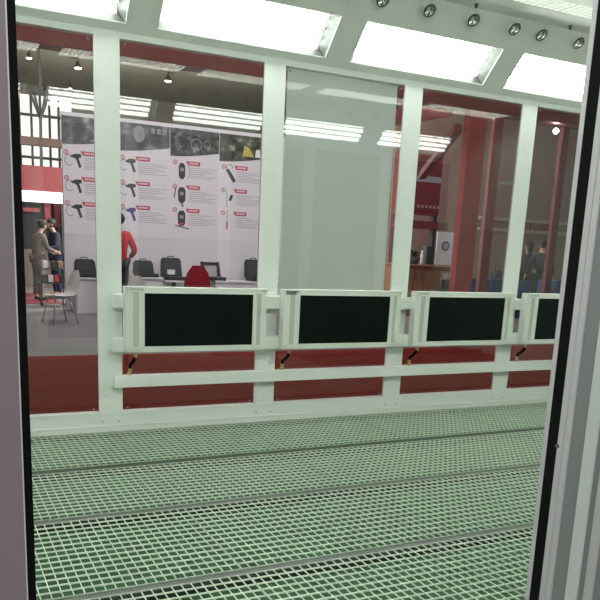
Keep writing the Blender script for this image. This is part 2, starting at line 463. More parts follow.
# flexible gas hoses from each heater down to the lowest rail
for k in range(4):
    xa, ya = k * P + .15, -.115
    t = empty('gas_hose', (xa, ya, .415), ['leftmost short black hose with brass ends under the first heater', 'short black hose with brass ends under the heater below the blind',
               'short black hose with brass ends under the third heater', 'short black hose with brass ends under the rightmost heater by the door'][k], 'hose', 'hoses between heaters and supply rail')
    top = Vector((xa, ya, HZ0)); bot = Vector((xa - .022, -.045, .415))
    pts = [top + Vector((0, 0, -.035)), top + Vector((-.004, .008, -.055)), top + Vector((-.016, .03, -.085)), bot + Vector((-.002, -.012, .075)), bot + Vector((0, -.004, .052))]
    MB().tube(pts, .0125, 10).build('hose', 'rubber', t, True)
    MB().cyl(top, top + Vector((0, 0, -.02)), .008, n=10).cyl(top + Vector((0, 0, -.016)), top + Vector((0, 0, -.042)), .012, n=6).build('brass_fitting', 'brass', t)
    MB().cyl(bot, bot + Vector((0, -.002, .035)), .009, n=10).cyl(bot + Vector((0, -.002, .022)), bot + Vector((0, -.004, .056)), .0135, n=6).bar(bot + Vector((-.026, -.018, .02)), bot + Vector((.004, -.018, .02)), .011, .009).build('brass_valve', 'brass', t)

# ------------------------------------------------------------------ floor gratings over the green filter pit
struct(MB().box(X0, X1, D, .05, -.14, -.052).build('floor', 'pit'))
JY = [0, -.845, -1.675, -2.543, -3.36, -4.143]
NX, NY = 24, 14
JG = [.004, .042, .027, .024, .024, .01]
BH = .0068
GL = 1.0
g0 = None
rowname = ['row along the glass wall', 'second row from the glass wall', 'third row from the glass wall', 'fourth row from the glass wall', 'row at the door']
for r in range(5):
    ya, yb = JY[r] - JG[r], JY[r + 1] + JG[r + 1]
    for k in range(-3, 6):
        if (r == 2 and k > 2) or (r == 3 and k > 2) or (r == 4 and k > 1): continue
        if (r >= 3 and k < -2): continue
        x = .0 + k * GL
        l = 'steel mesh floor grating, %s, %s' % (rowname[r], ['far outside the left frame edge', 'just outside the left frame edge', 'leftmost by the door edge', 'second from left', 'third from left', 'fourth from left', 'fifth from left', 'sixth from left', 'seventh from left'][k + 3])
        if g0 is None:
            t = empty('floor_grating', (x, ya, 0), l, 'grating', 'mesh floor gratings')
            ly = ya - yb
            for r2 in range(1): pass
            q = MB()
            for i in range(1, NY): q.box(.004, GL - .004, -ly * i / NY - .0024, -ly * i / NY + .0024, -BH, 0)
            for i in range(1, NX): q.box(GL * i / NX - .0016, GL * i / NX + .0016, -ly + .002, -.002, -BH, -.0012)
            lchild(q, 'mesh_bars', 'steel', t)
            q = MB()
            q.box(0, GL, -.005, 0, -BH, -.001); q.box(0, GL, -ly, -ly + .005, -BH, -.001)
            q.box(.0005, .004, -ly, 0, -BH, -.001); q.box(GL - .004, GL - .0005, -ly, 0, -BH, -.001)
            lchild(q, 'edge_frame', 'steel2', t)
            g0 = t
        else:
            t = copy_tree(g0); t.location = (x, ya, 0); t['label'] = l
            t.scale.y = (ya - yb) / ly
for i in range(1, 5):
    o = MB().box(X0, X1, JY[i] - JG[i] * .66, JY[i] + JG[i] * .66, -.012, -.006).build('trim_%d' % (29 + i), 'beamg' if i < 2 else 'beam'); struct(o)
    MB().box(X0, X1, JY[i] - JG[i] - .014, JY[i] - JG[i] * .5, -.053, -.0145).build('webshade', 'webshade', o)  # plate under the beam, coloured near-black as the shade beneath the joint

# ------------------------------------------------------------------ door frame around the camera's view
d = struct(bpy.data.objects.new('door_1', None)); C.objects.link(d); d.location = (-.5, D, 0)
zt = DT
def strip_part(name, m, x0, x1, y0, y1, bev=.0): return MB().box(x0, x1, y0, y1, FL, zt, bev).build(name, m, d)
def sheared(o, k, z0):
    for v in o.data.vertices: v.co.x += k * (v.co.z - z0)
    return o
def left_edge(u0, u1, y):              # door leaf edge: position low and high
    a, b_ = at(u0, 0, y), at(u1, 600, y); k = (a.x - b_.x) / (a.z - b_.z)
    return k, a.x - k * a.z            # x = k z + c
LY = D - .045
kp, cp = left_edge(4.8, 27.0, LY); ke, ce = left_edge(6.4, 28.3, LY); ks, cs_ = left_edge(15.3, 36.6, LY)
def leaf(name, m, e0, e1, y0, y1, bulge=0):
    q = MB(); zs = [FL + (zt - FL) * i / 12 for i in range(13)]
    ring = []
    for z in zs:
        xa = e0[0] * z + e0[1]; xb = e1[0] * z + e1[1] 
        ring.append([q.bm.verts.new(p) for p in ((xa, y0, z), (xb, y0, z), (xb, y1, z), (xa, y1, z))])
    for i in range(12):
        for j in range(4): q.bm.faces.new((ring[i][j], ring[i][(j + 1) % 4], ring[i + 1][(j + 1) % 4], ring[i + 1][j]))
    q.bm.faces.new(ring[0]); q.bm.faces.new(ring[-1])
    return q.build(name, m, d)
leaf('left_panel', 'panel', (0, -1.45), (kp, cp), LY, LY + .03)
leaf('left_edge', 'alulit', (kp, cp), (ke, ce), LY, LY + .02)
leaf('left_seal', 'rubber', (ke, ce), (ks, cs_), LY + .001, LY + .02)
RX = .0
def jy(u4, u6):                        # where a jamb line meets the reveal plane
    r = []
    for u, v, x in ((u4, 400, -.0028 + RX), (u6, 590, .008 + RX)):
        dd = cF + cR * ((u - PX) / FPX) + cU * ((PY - v) / FPX); r.append(CAM.y + dd.y * (x - CAM.x) / dd.x)
    return sum(r) / 2
js = [jy(*p) for p in ((545.6, 526.5), (551.5, 529), (562.5, 538.8), (568.6, 545), (573.2, 551), (589, 565), (601, 577), (608, 584), (617, 593), (640, 618))]
def jamb(name, m, i, dep, x1=.07, gap=0):
    o = MB().box(RX + dep, x1, js[i + 1] + gap, js[i], FL, zt).build(name, m, d)
    return sheared(o, -.0142, 1.2)
jamb('right_strip', 'alu', 0, 0); jamb('right_seal', 'rubber', 1, .001); jamb('right_profile', 'alu', 2, 0, gap=.0012); jamb('right_profile', 'alu', 3, 0)
jamb('right_recess', 'alushade', 4, .004); jamb('right_profile', 'alulit', 5, 0); jamb('right_recess', 'alushade', 6, .004); jamb('right_profile', 'alu', 7, 0); jamb('right_recess', 'alushade', 8, .003, .28)
MB().box(-1.45, .28, D - .15, D - .001, DT, DT + .08).build('head', 'alu', d)
dd = cF + cR * ((557.5 - PX) / FPX) + cU * ((PY - 446) / FPX); pj = CAM + dd * ((RX + .002 - CAM.x) / dd.x)
MB().cyl(pj, pj + Vector((-.004, 0, 0)), .005, .0035, 10).build('screw', 'rim', d)

# ================================================================== the hall outside
struct(MB().box(-14, 30, -9, 34, FL - .1, FL).build('floor_hall', 'hallfloor'))
yc = 4.23
tag(MB().box(-6, 16, .08, yc, FL, FL + .006).build('red_carpet', 'carpet'), 'dark red carpet lying just outside the glass wall', 'carpet')
struct(MB().box(-14, 30, -9, 34, 8.0, 8.2).build('ceiling_hall', 'hallroof'))
struct(MB().box(-14, 30, 34, 34.2, FL, 8).build('wall_hall', 'hallroof'))
struct(MB().box(30, 30.2, -9, 34, FL, 8).build('wall_hall_right', 'hallroof'))
struct(MB().box(-14.2, -14, -9, 34, FL, 8).build('wall_hall_left', 'hallroof'))

# blind behind the middle window
t = empty('roller_blind', (1.8, .06, GT), 'plain white blind hanging behind the middle window', 'blind')
xa, xb = at(288.5, 200, .06).x + .015, at(397, 200, .06).x
xa, xb = 1.325, 2.285
q = MB(); N = 24
for i in range(N):
    u0, u1 = i / N, (i + 1) / N
    f = lambda u: .06 + .003 * math.sin(u * 9)
    q.quad((xa + (xb - xa) * u0, f(u0), .84), (xa + (xb - xa) * u1, f(u1), .84), (xa + (xb - xa) * u1, f(u1), GT), (xa + (xb - xa) * u0, f(u0), GT))
q.build('fabric', 'blind', t, True)
MB().box(xa, xb, .05, .072, .825, .845, .004).build('bottom_bar', 'white', t)
MB().cyl((xa - .02, .10, GT + .02), (xb + .02, .10, GT + .02), .03, n=14).build('roller', 'white', t, True)

# red gantry of the stand
GY = 4.35
zf = atz(48, 46, GY); 
tag(MB().box(-4.5, 12, GY - .08, GY + .22, zf, zf + .75).build('red_fascia_beam', 'red'), 'long dark red beam seen along the top of the windows', 'beam')
def column(px0, px1, y, label, dy=.3, m='redcol', zt_=None):
    xa, xb = atx(px0, y + dy, 230), atx(px1, y, 230)
    o = MB().box(xa, xb, y, y + dy, FL, zf if zt_ is None else zt_, .008).build('red_column', m)
    tag(o, label, 'column', 'red columns of the stand'); return xa, xb
cx = column(454, 477, GY - .05, 'broad bright red column behind the fourth window', .14)
column(481, 493, 7.2, 'thin darker red column right of the broad one, behind the fourth window', .1, 'red', 4.2)
column(548, 558, 6.4, 'thin red column behind the last window by the door', .1, 'red', 4.2)
tag(MB().box(-4.4, -4.1, GY - .05, GY + .2, FL, zf).build('red_column', 'red'), 'red column at the far left of the stand, out of frame', 'column', 'red columns of the stand')
tag(MB().box(11.4, 11.7, GY - .05, GY + .2, FL, zf).build('red_column', 'red'), 'red column at the far right of the stand, out of frame', 'column', 'red columns of the stand')
# slanted red brace above the column
pa, pb = at(452, 137, GY + .1), at(418, 182, GY + .1)

# spotlights hung from the beam
def spot(x, z, label, aim, energy=0, cone=60, glow='star', y=GY + .1):
    t = empty('spotlight', (x, y, z), label, 'spotlight', 'spotlights on the red beam')
    v = Vector(aim).normalized(); p = Vector((x, y, z))
    MB().cyl(p - v * .12, p - v * .005, .05, .06, 16).build('housing', 'gunmetal', t, True)
    MB().cyl(p - v * .006, p + v * .004, .042, n=14).build('lens', glow, t, True)
    MB().bar(p - v * .06, Vector((x, y, max(zf, z + .08))), .02, .02).build('bracket', 'gunmetal', t)
    if energy:
        ld = bpy.data.lights.new('spot', 'SPOT'); ld.energy = energy; ld.spot_size = math.radians(cone); ld.spot_blend = .6; ld.shadow_soft_size = .12
        lo = bpy.data.objects.new('spot_beam', ld); C.objects.link(lo); lo.location = p + v * .03
        lo.rotation_euler = v.to_track_quat('-Z', 'Y').to_euler()
    return t
ps = at(556, 131, GY + .1)
spot(ps.x, ps.z, 'dazzling white spotlight seen through the last window', (CAM - ps))
spot(5.0, zf - .12, 'spotlight behind the blind, turned to the poster wall', (-2.0, 5.8, -1.3), 125, 80)

# --------------------------------------------------------------- display wall with posters
YW = 10.2
wz1 = atz(62, 111, YW)
PA = at(62.3, 150, YW).x
o = MB().box(PA - .005, 6.3, YW, YW + .08, FL, wz1).build('display_wall', 'wallw')
tag(o, 'tall white exhibition wall carrying the product posters', 'display wall')
def gun(q, x, z, s, y, t=.002):
    pts = [(-.09, .03), (-.02, .075), (.07, .075), (.075, .03), (.035, .02), (.075, -.10), (.04, -.115), (.0, .0), (-.02, .015)]
    q.plate([(x + a * s, z + b_ * s) for a, b_ in pts], y, t)
def arc(q, cx_, cz, r, a0, a1, y, w=.006, n=14, sx=1):
    for i in range(n):
        u, v = a0 + (a1 - a0) * i / n, a0 + (a1 - a0) * (i + 1) / n
        q.bar((cx_ + sx * r * math.cos(u), y, cz + r * math.sin(u)), (cx_ + sx * r * math.cos(v), y, cz + r * math.sin(v)), w, .002, (0, 1, 0))
PA = at(62.3, 150, YW).x; PW = (at(219.3, 156, YW).x - PA) / 3
posl = ['leftmost product poster, left of the first white post', 'product poster right of the first post, with pistol-shaped tools', 'product poster with dark handheld meters, third from the left', 'rightmost product poster, with slim probe tools']
for ci in range(4):
    xa = PA + PW * ci; xb = xa + PW - .010; yp = YW - .006
    t = empty('poster', ((xa + xb) / 2, YW, 1.6), posl[ci], 'poster', 'product posters on the white wall')
    MB().box(xa, xb, YW - .006, YW - .001, 1.35, 3.60).build('sheet', 'poster', t)
    MB().box(xb + .001, xb + .009, YW - .008, YW - .001, 1.35, 3.60).build('edge_strip', 'pwhite', t)
    zb = [3.07, 3.05, 3.04, 3.03][ci]; amp = .13
    prof = [(xa + (xb - xa) * i / 10, zb + [0, .10, .10, .02][ci] * 0 + amp * (i / 10) ** 1.6 - .05) for i in range(11)]
    poly = [(xa, 3.53), *[(x, z) for x, z in prof], (xb, 3.53)]
    im = MB().plate(poly, yp, .003).build('header_image', 'img%d' % ci, t)
    ip = yp - .003
    if ci == 0:
        MB().plate([(xa + .5, 3.10), (xa + .75, 3.30), (xa + .9, 3.27), (xa + 1.0, 3.15), (xa + .8, 3.12)], ip, .002).build('car_picture', 'pgrey', t)
    if ci == 1:
        MB().plate([(xa + .42 + .12 * math.cos(a / 12 * 2 * PI), 3.34 + .16 * math.sin(a / 12 * 2 * PI)) for a in range(12)], ip, .002).build('face_picture', mat and 'pgrey', t)
        q = MB()
        for k in range(3): q.box(xa + .66 + k * .115, xa + .74 + k * .115, ip - .002, ip, 3.37, 3.47)
        q.build('window_picture', 'pgrey', t)
    if ci == 2:
        q = MB(); arc(q, xa + .55, 3.25, .11, 0, 2 * PI, ip - .001, .014, 16); arc(q, xa + .78, 3.27, .07, 0, 2 * PI, ip - .001, .012, 12); q.build('gear_picture', 'pgrey', t)
    if ci == 3:
        MB().plate([(xa + .52, 3.12), (xa + .55, 3.34), (xa + .66, 3.30), (xa + .78, 3.12)], ip, .002).build('bag_picture', 'pyel', t)
        MB().plate([(xa + .80, 3.12), (xa + .82, 3.27), (xa + .90, 3.28), (xa + .93, 3.12)], ip, .002).build('shirt_picture', 'pwhite', t)
    for ri, z in enumerate((atz(122, 157, YW), atz(122, 182, YW), atz(122, 206.3, YW))):
        bx = xa + (.065, .085, .105, .105)[ci]
        q = MB(); arc(q, bx, z, .040, 0, 2 * PI, yp - .001, .016, 16); q.box(bx - .008, bx + .008, yp - .002, yp, z - .02, z + .02); q.build('number_badge', 'pred', t)
        tx = xa + .335
        MB().plate([(tx, z + .035), (tx + .30, z + .035), (tx + .30, z - .045), (tx + .05, z - .045)], yp, .003).build('title_tag', 'pred', t)
        q = MB()
        for k in range(5): q.box(tx + .07 + k * .04, tx + .095 + k * .04, yp - .0045, yp - .003, z - .018, z + .014)
        q.build('title_letters', 'pwhite', t)
        q = MB()
        for k in range(6):
            ww = (.60, .52, .58, .44, .55, .36)[(k + ri + ci) % 6]
            q.box(tx + .06, tx + .06 + ww, yp - .002, yp, z - .10 - k * .038, z - .10 - k * .038 + .013)
        q.build('text_lines', 'ptext', t)
        MB().box(tx + .05, xb - .04, yp - .001, yp, z - .335, z - .08).build('text_panel', 'poster', t)
        px_, pz = xa + .25, z - .17
        q = MB(); m = 'pdark'
        if ci < 2:
            gun(q, px_, pz + .05, 1.35, yp)
            arc(q, px_ - .13, pz + .03, .10, .4, 1.75 * PI, yp - .001, .009, 14, .8)
            q.bar((px_ + .03, yp - .001, pz + .1), (px_ - .09, yp - .001, pz + .12), .012, .002, (0, 1, 0))
            if ci == 1 and ri == 2: m = 'pblue'
            q.build('tool_picture', m, t)
        elif ci == 2:
            w_ = .075 if ri else .065
            q.plate([(px_ - w_, pz - .10), (px_ - w_ * 1.1, pz + .09), (px_ - w_ * .6, pz + .16), (px_ + w_ * .6, pz + .16), (px_ + w_ * 1.1, pz + .09), (px_ + w_, pz - .10), (px_ + w_ * .5, pz - .15), (px_ - w_ * .5, pz - .15)], yp, .002)
            if ri == 1: q.bar((px_ - .16, yp - .001, pz - .06), (px_ - .13, yp - .001, pz + .15), .022, .002, (0, 1, 0)); q.bar((px_, yp - .001, pz - .15), (px_ + .02, yp - .001, pz - .23), .03, .002, (0, 1, 0))
            if ri == 0: arc(q, px_ + .10, pz, .13, -1.4, 1.4, yp - .001, .008, 12, .5)
            if ri == 2: q.bar((px_ - .14, yp - .001, pz - .14), (px_ + .16, yp - .001, pz - .20), .02, .002, (0, 1, 0))
            tp = q.build('tool_picture', m, t)
            MB().box(px_ - .04, px_ + .04, yp - .004, yp - .002, pz - .0, pz + .07).build('screen_picture', 'pgrey', t)
            if ri == 2: MB().box(px_ - .045, px_ + .045, yp - .004, yp - .002, pz - .13, pz - .08).build('base_picture', 'pred', t)
        else:
            if ri == 0:
                q.bar((px_ - .07, yp - .001, pz + .12), (px_ + .10, yp - .001, pz - .12), .075, .002, (0, 1, 0)); arc(q, px_ - .02, pz + .15, .07, 0, PI * 1.2, yp - .001, .012)
            if ri == 1:
                q.bar((px_ + .0, yp - .001, pz - .04), (px_ + .05, yp - .001, pz + .08), .06, .002, (0, 1, 0)); q.bar((px_ - .06, yp - .001, pz - .18), (px_ - .07, yp - .001, pz + .16), .010, .002, (0, 1, 0))
            if ri == 2:
                q.bar((px_ - .05, yp - .001, pz - .02), (px_ - .05, yp - .001, pz + .24), .010, .002, (0, 1, 0))
                MB().bar((px_ - .05, yp - .001, pz - .16), (px_ - .05, yp - .001, pz - .01), .035, .002, (0, 1, 0)).build('handle_picture', 'pred', t)
            q.build('tool_picture', m, t)

# --------------------------------------------------------------- tables and equipment in front of it
def table(xa, xb, ya, yb, z, label, closed, name='white_table'):
    t = empty(name, ((xa + xb) / 2, (ya + yb) / 2, FL), label, 'table', 'white tables along the poster wall')
    MB().box(xa, xb, ya, yb, z - .035, z, .006).build('tabletop', 'tablew', t)
    if closed:
        MB().box(xa + .02, xb - .02, ya + .03, yb - .02, FL, z - .035).build('cabinet', 'tablew', t)
        MB().box(xa + .03, xa + .045, ya + .024, ya + .031, FL + .05, z - .06).build('panel_joint', 'ptext', t)
    else:
        for sx in (xa + .25, xb - .25):
            MB().box(sx - .035, sx + .035, (ya + yb) / 2 - .035, (ya + yb) / 2 + .035, FL, z - .035).build('leg', 'gunmetal', t)
            MB().box(sx - .05, sx + .05, ya + .03, yb - .03, FL, FL + .03, .006).build('foot', 'gunmetal', t)
    return t
TY0, TY1, TZ = 9.45, 10.0, .575
table(1.45, 2.15, TY0, TY1, TZ, 'white cabinet table left of the first post, behind the white chair', True)
table(2.62, 3.17, TY0, TY1, TZ + .03, 'white cabinet table right of the man in red, carrying a black case', True)
table(3.20, 4.15, TY0, TY1, TZ - .02, 'white table on a dark leg, carrying the biggest black case', False)
table(4.25, 6.0, TY0, TY1, TZ - .005, 'white cabinet table at the right end of the poster wall', True)
def case(xc, w, h, z, label, style):
    yb = 9.86
    t = empty('tool_case', (xc, yb - .15, z), label, 'case', 'black equipment cases on the tables')
    # lower tray lying on the table, lid standing up and leaning back
    MB().box(xc - w / 2, xc + w / 2, yb - .36, yb - .02, z, z + .07, .012).build('tray', 'case', t)
    l = MB(); c = .05
    poly = [(-w / 2, 0), (-w / 2 + .02, h - c), (-w / 2 + c + .01, h), (w / 2 - c - .01, h), (w / 2 - .02, h - c), (w / 2, 0)]
    lean = lambda z_: z_ * .18
    if style == 'screen':
        ring = [(-w / 2, 0), (-w / 2 + .02, h), (w / 2 - .02, h), (w / 2, 0)]
        l.bar((xc - w / 2 + .03, yb, z + .06), (xc - w / 2 + .03, yb + .07, z + h), .05, .06); l.bar((xc + w / 2 - .03, yb, z + .06), (xc + w / 2 - .05, yb + .07, z + h), .05, .06)
        l.bar((xc - w / 2, yb + .07, z + h - .03), (xc + w / 2 - .02, yb + .07, z + h - .03), .06, .05)
        lid = l.build('lid_frame', 'case', t)
        MB().prism([(-w / 2 + .05, .08), (-w / 2 + .05, h - .05), (w / 2 - .06, h - .05), (w / 2 - .06, .08)], lambda x, q: (xc + x, yb + .01 + lean(q), z + q), lambda x, q: (xc + x, yb + .03 + lean(q), z + q)).build('pale_screen', 'ptext', lid)
    else:
        l.prism(poly, lambda x, q: (xc + x, yb - .02 + lean(q), z + .06 + q), lambda x, q: (xc + x, yb + .06 + lean(q), z + .06 + q))
        lid = l.build('lid', 'case', t)
        MB().prism([(x * .82, .04 + q * .82) for x, q in poly], lambda x, q: (xc + x, yb - .026 + lean(q), z + .06 + q), lambda x, q: (xc + x, yb - .018 + lean(q), z + .06 + q)).build('lid_lining', 'case2', lid)
        hb = MB(); hz = z + .06 + h
        hb.tube([(xc - .07, yb + .02 + lean(h), hz - .01), (xc - .06, yb + .02 + lean(h), hz + .03), (xc + .06, yb + .02 + lean(h), hz + .03), (xc + .07, yb + .02 + lean(h), hz - .01)], .010, 6)
        hb.build('handle', 'case', lid)
        for sx in (-.3, .3): MB().box(xc + sx * w - .02, xc + sx * w + .02, yb - .37, yb - .355, z + .03, z + .075).build('latch', 'gunmetal', t)
    if style == 'label': MB().box(xc - .10, xc + .06, yb - .03, yb - .024, z + .10, z + .20).build('label_plate', 'pwhite', t)
    return t
case(1.72, .42, .27, TZ, 'black case on the leftmost table, left of the first post', 'plain')
case(2.87, .42, .25, TZ + .03, 'smaller black case right of the man in red', 'plain')
case(3.45, .44, .37, TZ - .02, 'biggest black case with a white label, above the first heater', 'label')
case(4.25 + .05, .42, .36, TZ - .005, 'open case with a pale screen in its lid, behind the red chair', 'screen')
case(5.28, .42, .38, TZ - .005, 'black case at the far right, beside the second white post', 'plain')

# chairs ---------------------------------------------------------------
def chair(x, y, rz, label, col, s=1.0):
    t = empty('stand_chair', (x, y, FL), label, 'chair', None, rz)
    t.scale = (s, s, s)
    q = MB(); N = 10                                   # one-piece shell: seat curving up into the back, facing local -Y
    prof = [(-.22, .455), (-.20, .445), (-.05, .43), (.10, .435), (.17, .46), (.21, .53), (.235, .63), (.26, .75), (.285, .86)]
    wid = [.20, .215, .22, .21, .20, .195, .19, .155, .08]
    for off in (0, .012):
        rows = []
        for (yy, zz), w_ in zip(prof, wid):
            rows.append([q.bm.verts.new((w_ * u, yy + .02 * u * u + (off if zz > .47 else 0), zz + .02 * u * u * (1 if zz < .5 else 0) - (off if zz <= .47 else 0))) for u in [-1 + 2 * i / N for i in range(N + 1)]])
        for i in range(len(rows) - 1):
            for j in range(N): q.bm.faces.new((rows[i][j], rows[i][j + 1], rows[i + 1][j + 1], rows[i + 1][j]))
    lchild(q, 'seat_shell', col, t, True)
    for sx in (-1, 1):
        lchild(MB().tube([(sx * .13, -.13, .425), (sx * .20, -.22, 0)], .011, 8), 'leg', 'chrome2', t, True)
        lchild(MB().tube([(sx * .13, .10, .425), (sx * .20, .22, 0)], .011, 8), 'leg', 'chrome2', t, True)
    q = MB().bar((-.14, -.13, .422), (-.14, .10, .422), .02, .016).bar((.14, -.13, .422), (.14, .10, .422), .02, .016).bar((-.14, -.02, .422), (.14, -.02, .422), .02, .016)
    lchild(q, 'under_frame', 'chrome2', t)
    return t
pc = at(58, 322, 8.0)
chair(at(60, 320, 7.9).x, 7.9, math.radians(-72), 'white shell chair with thin steel legs on the grey floor left of the first post', 'chairw', 1.02)
chair(at(137, 320, 8.6).x, 8.6, math.radians(165), 'white chair back just right of the first post, below the man in red', 'chairw', .92)
chair(at(194.5, 300, 7.9).x, 7.9, math.radians(170), 'red chair behind the first heater, its rounded back showing', 'redfab', 1.2)

# --------------------------------------------------------------- people
def skin_mesh(verts, edges, root, sub=1):
    """verts: {name:(xyz, radius)} -> baked skin mesh datablock"""
    names = list(verts); idx = {n_: i for i, n_ in enumerate(names)}
    me = bpy.data.meshes.new('tmp')
    me.from_pydata([verts[n_][0] for n_ in names], [(idx[a], idx[b_]) for a, b_ in edges], [])
    o = bpy.data.objects.new('tmp', me); C.objects.link(o)
    md = o.modifiers.new('Skin', 'SKIN'); md.use_smooth_shade = True
    lay = me.skin_vertices[0] if len(me.skin_vertices) else None
    for n_ in names:
        r = verts[n_][1]; r = r if isinstance(r, tuple) else (r, r)
        lay.data[idx[n_]].radius = r
        lay.data[idx[n_]].use_root = (n_ == root)
    sm = o.modifiers.new('Sub', 'SUBSURF'); sm.levels = sub; sm.render_levels = sub
    dg = bpy.context.evaluated_depsgraph_get(); dg.update()
    res = bpy.data.meshes.new_from_object(o.evaluated_get(dg))
    bpy.data.objects.remove(o); bpy.data.meshes.remove(me)
    return res
def sk_obj(name, me, m, parent):
    me.name = name; me.materials.clear(); me.materials.append(W[m])
    for p in me.polygons: p.use_smooth = True
    o = bpy.data.objects.new(name, me); C.objects.link(o); o.parent = parent
    return o
def person(loc, rz, label, coat, legs, H=1.75, lean=0.0, head=(0, 0), arms=((.23, -.02, 1.12, .25, .10, .90), (.23, -.02, 1.12, .25, .10, .90)), sit=False, coatlen=.86, group=None, hairlong=False):
    t = empty('person', loc, label, 'person', group, rz); s = H / 1.75
    t.scale = (s, s, s)
    L = lambda x, y, z: (x, y + lean * max(0, z - .95), z - abs(lean) * .12 * max(0, z - .95))
    V = {}; E_ = []
    V['pel'] = (L(0, 0, .96), (.135, .105)); V['sp'] = (L(0, -.01, 1.14), (.13, .095)); V['ch'] = (L(0, 0, 1.34), (.15, .105))
    V['nb'] = (L(0, -.005, 1.47), (.065, .06)); V['nk'] = (L(head[0] * .4, .01 + head[1] * .4, 1.53), (.052, .052))
    hx, hy = head; hz = 1.635 - .4 * abs(hy)
    V['hd'] = (L(hx, .02 + hy, hz), (.078, .095)); V['ht'] = (L(hx, .01 + hy, hz + .07), (.06, .07))
    V['no'] = (L(hx, .125 + hy, hz - .015), .014)
    E_ += [('pel', 'sp'), ('sp', 'ch'), ('ch', 'nb'), ('nb', 'nk'), ('nk', 'hd'), ('hd', 'ht'), ('hd', 'no')]
    for sd, a in ((-1, arms[0]), (1, arms[1])):
        n_ = 'L' if sd < 0 else 'R'
        V['sh' + n_] = (L(sd * .165, -.005, 1.41), .058); V['el' + n_] = (L(sd * a[0], a[1], a[2]), .043)
        w = Vector(L(sd * a[3], a[4], a[5])); V['wr' + n_] = (tuple(w), .029)
        dr = (w - Vector(V['el' + n_][0])).normalized(); pm = w + dr * .06; V['pa' + n_] = (tuple(pm), (.034, .020))
        E_ += [('ch', 'sh' + n_), ('sh' + n_, 'el' + n_), ('el' + n_, 'wr' + n_), ('wr' + n_, 'pa' + n_)]
        sdv = dr.cross(Vector((sd, 0, 0))); sdv = sdv.normalized() if sdv.length > .1 else Vector((0, 1, 0))
        for f, (off, ln) in enumerate(((-.027, .07), (-.009, .082), (.009, .078), (.027, .062))):
            p1 = pm + dr * .035 + sdv * off; p2 = p1 + dr * ln * .5 + Vector((-sd * .006, 0, 0)); p3 = p1 + dr * ln + Vector((-sd * .022, 0, 0))
            for q_, p in enumerate((p1, p2, p3)): V['f%s%d%d' % (n_, f, q_)] = (tuple(p), .0085 - .001 * q_)
            E_ += [('pa' + n_, 'f%s%d0' % (n_, f)), ('f%s%d0' % (n_, f), 'f%s%d1' % (n_, f)), ('f%s%d1' % (n_, f), 'f%s%d2' % (n_, f))]
        p1 = w + dr * .03 + sdv * .035; p2 = p1 + dr * .035 + sdv * .018
        V['t' + n_ + '0'] = (tuple(p1), .010); V['t' + n_ + '1'] = (tuple(p2), .0085)
        E_ += [('wr' + n_, 't' + n_ + '0'), ('t' + n_ + '0', 't' + n_ + '1')]
        k = (sd * .11, .42, .93) if sit else (sd * .10, .015, .51)
        an = (sd * .11, .40, .50) if sit else (sd * .105, -.02, .10)
        V['hp' + n_] = ((sd * .09, 0, .92), .088); V['kn' + n_] = (k, .06); V['an' + n_] = (an, .042); V['to' + n_] = ((an[0] + sd * .01, an[1] + .15, an[2] - .06), (.04, .032))
        E_ += [('pel', 'hp' + n_), ('hp' + n_, 'kn' + n_), ('kn' + n_, 'an' + n_), ('an' + n_, 'to' + n_)]
    sk_obj('body', skin_mesh(V, E_, 'pel'), 'skin', t)
    fat = lambda r, k: tuple(v * k + .006 for v in r) if isinstance(r, tuple) else r * k + .006
    J = {k: (V[k][0], fat(V[k][1], 1.16)) for k in ('pel', 'sp', 'ch', 'shL', 'shR', 'elL', 'elR')}
    J['nb'] = (V['nb'][0], .078)
    for n_ in 'LR':
        J['wr' + n_] = (tuple(Vector(V['wr' + n_][0]) * .96 + Vector(V['el' + n_][0]) * .04), .040)
    J['hem'] = ((0, 0, coatlen), (.165, .135))
    JE = [('hem', 'pel'), ('pel', 'sp'), ('sp', 'ch'), ('ch', 'nb')] + [(a + n_, b_ + n_) for n_ in 'LR' for a, b_ in (('sh', 'el'), ('el', 'wr'))] + [('ch', 'sh' + n_) for n_ in 'LR']
    sk_obj('jacket', skin_mesh(J, JE, 'hem'), coat, t)
    T = {k + n_: (V[k + n_][0], fat(V[k + n_][1], 1.15)) for k in ('hp', 'kn') for n_ in 'LR'}
    T['pel'] = ((0, 0, .95), (.14, .11))
    for n_ in 'LR': T['an' + n_] = (V['an' + n_][0], .060)
    sk_obj('trousers', skin_mesh(T, [('pel', 'hpL'), ('pel', 'hpR')] + [(a + n_, b_ + n_) for n_ in 'LR' for a, b_ in (('hp', 'kn'), ('kn', 'an'))], 'pel'), legs, t)
    for n_ in 'LR':
        a, b_ = Vector(V['an' + n_][0]), Vector(V['to' + n_][0])
        S_ = {'h': (tuple(a + Vector((0, -.03, -.055))), .045), 'm': (tuple((a + b_) / 2 + Vector((0, 0, -.02))), .045), 't': (tuple(b_), (.042, .035))}
        sk_obj('shoe', skin_mesh(S_, [('h', 'm'), ('m', 't')], 'h'), 'blackfab', t)
    hc = Vector(V['hd'][0]); tilt = Matrix.Rotation(-.25 - hy * 2, 4, 'X')
    q = MB().sph(hc + Vector((0, -.018, .045)), .112, (.92, 1.05, .98), 16, tilt)
    if hairlong: q.sph(hc + Vector((0, -.06, -.06)), .10, (.85, .7, 1.4), 14)
    bmesh.ops.delete(q.bm, geom=[v for v in q.bm.verts if (v.co.y - hc.y > .055 and v.co.z < hc.z + .065)], context='VERTS')
    lchild(q, 'hair', 'hair', t, True)
    for sx in (-1, 1):
        lchild(MB().sph(hc + Vector((sx * .034, .092, .018)), .012, n=8), 'eye', 'pdark', t, True)
        lchild(MB().sph(hc + Vector((sx * .088, .0, .0)), .028, (.35, .7, 1), 8), 'ear', 'skin', t, True)
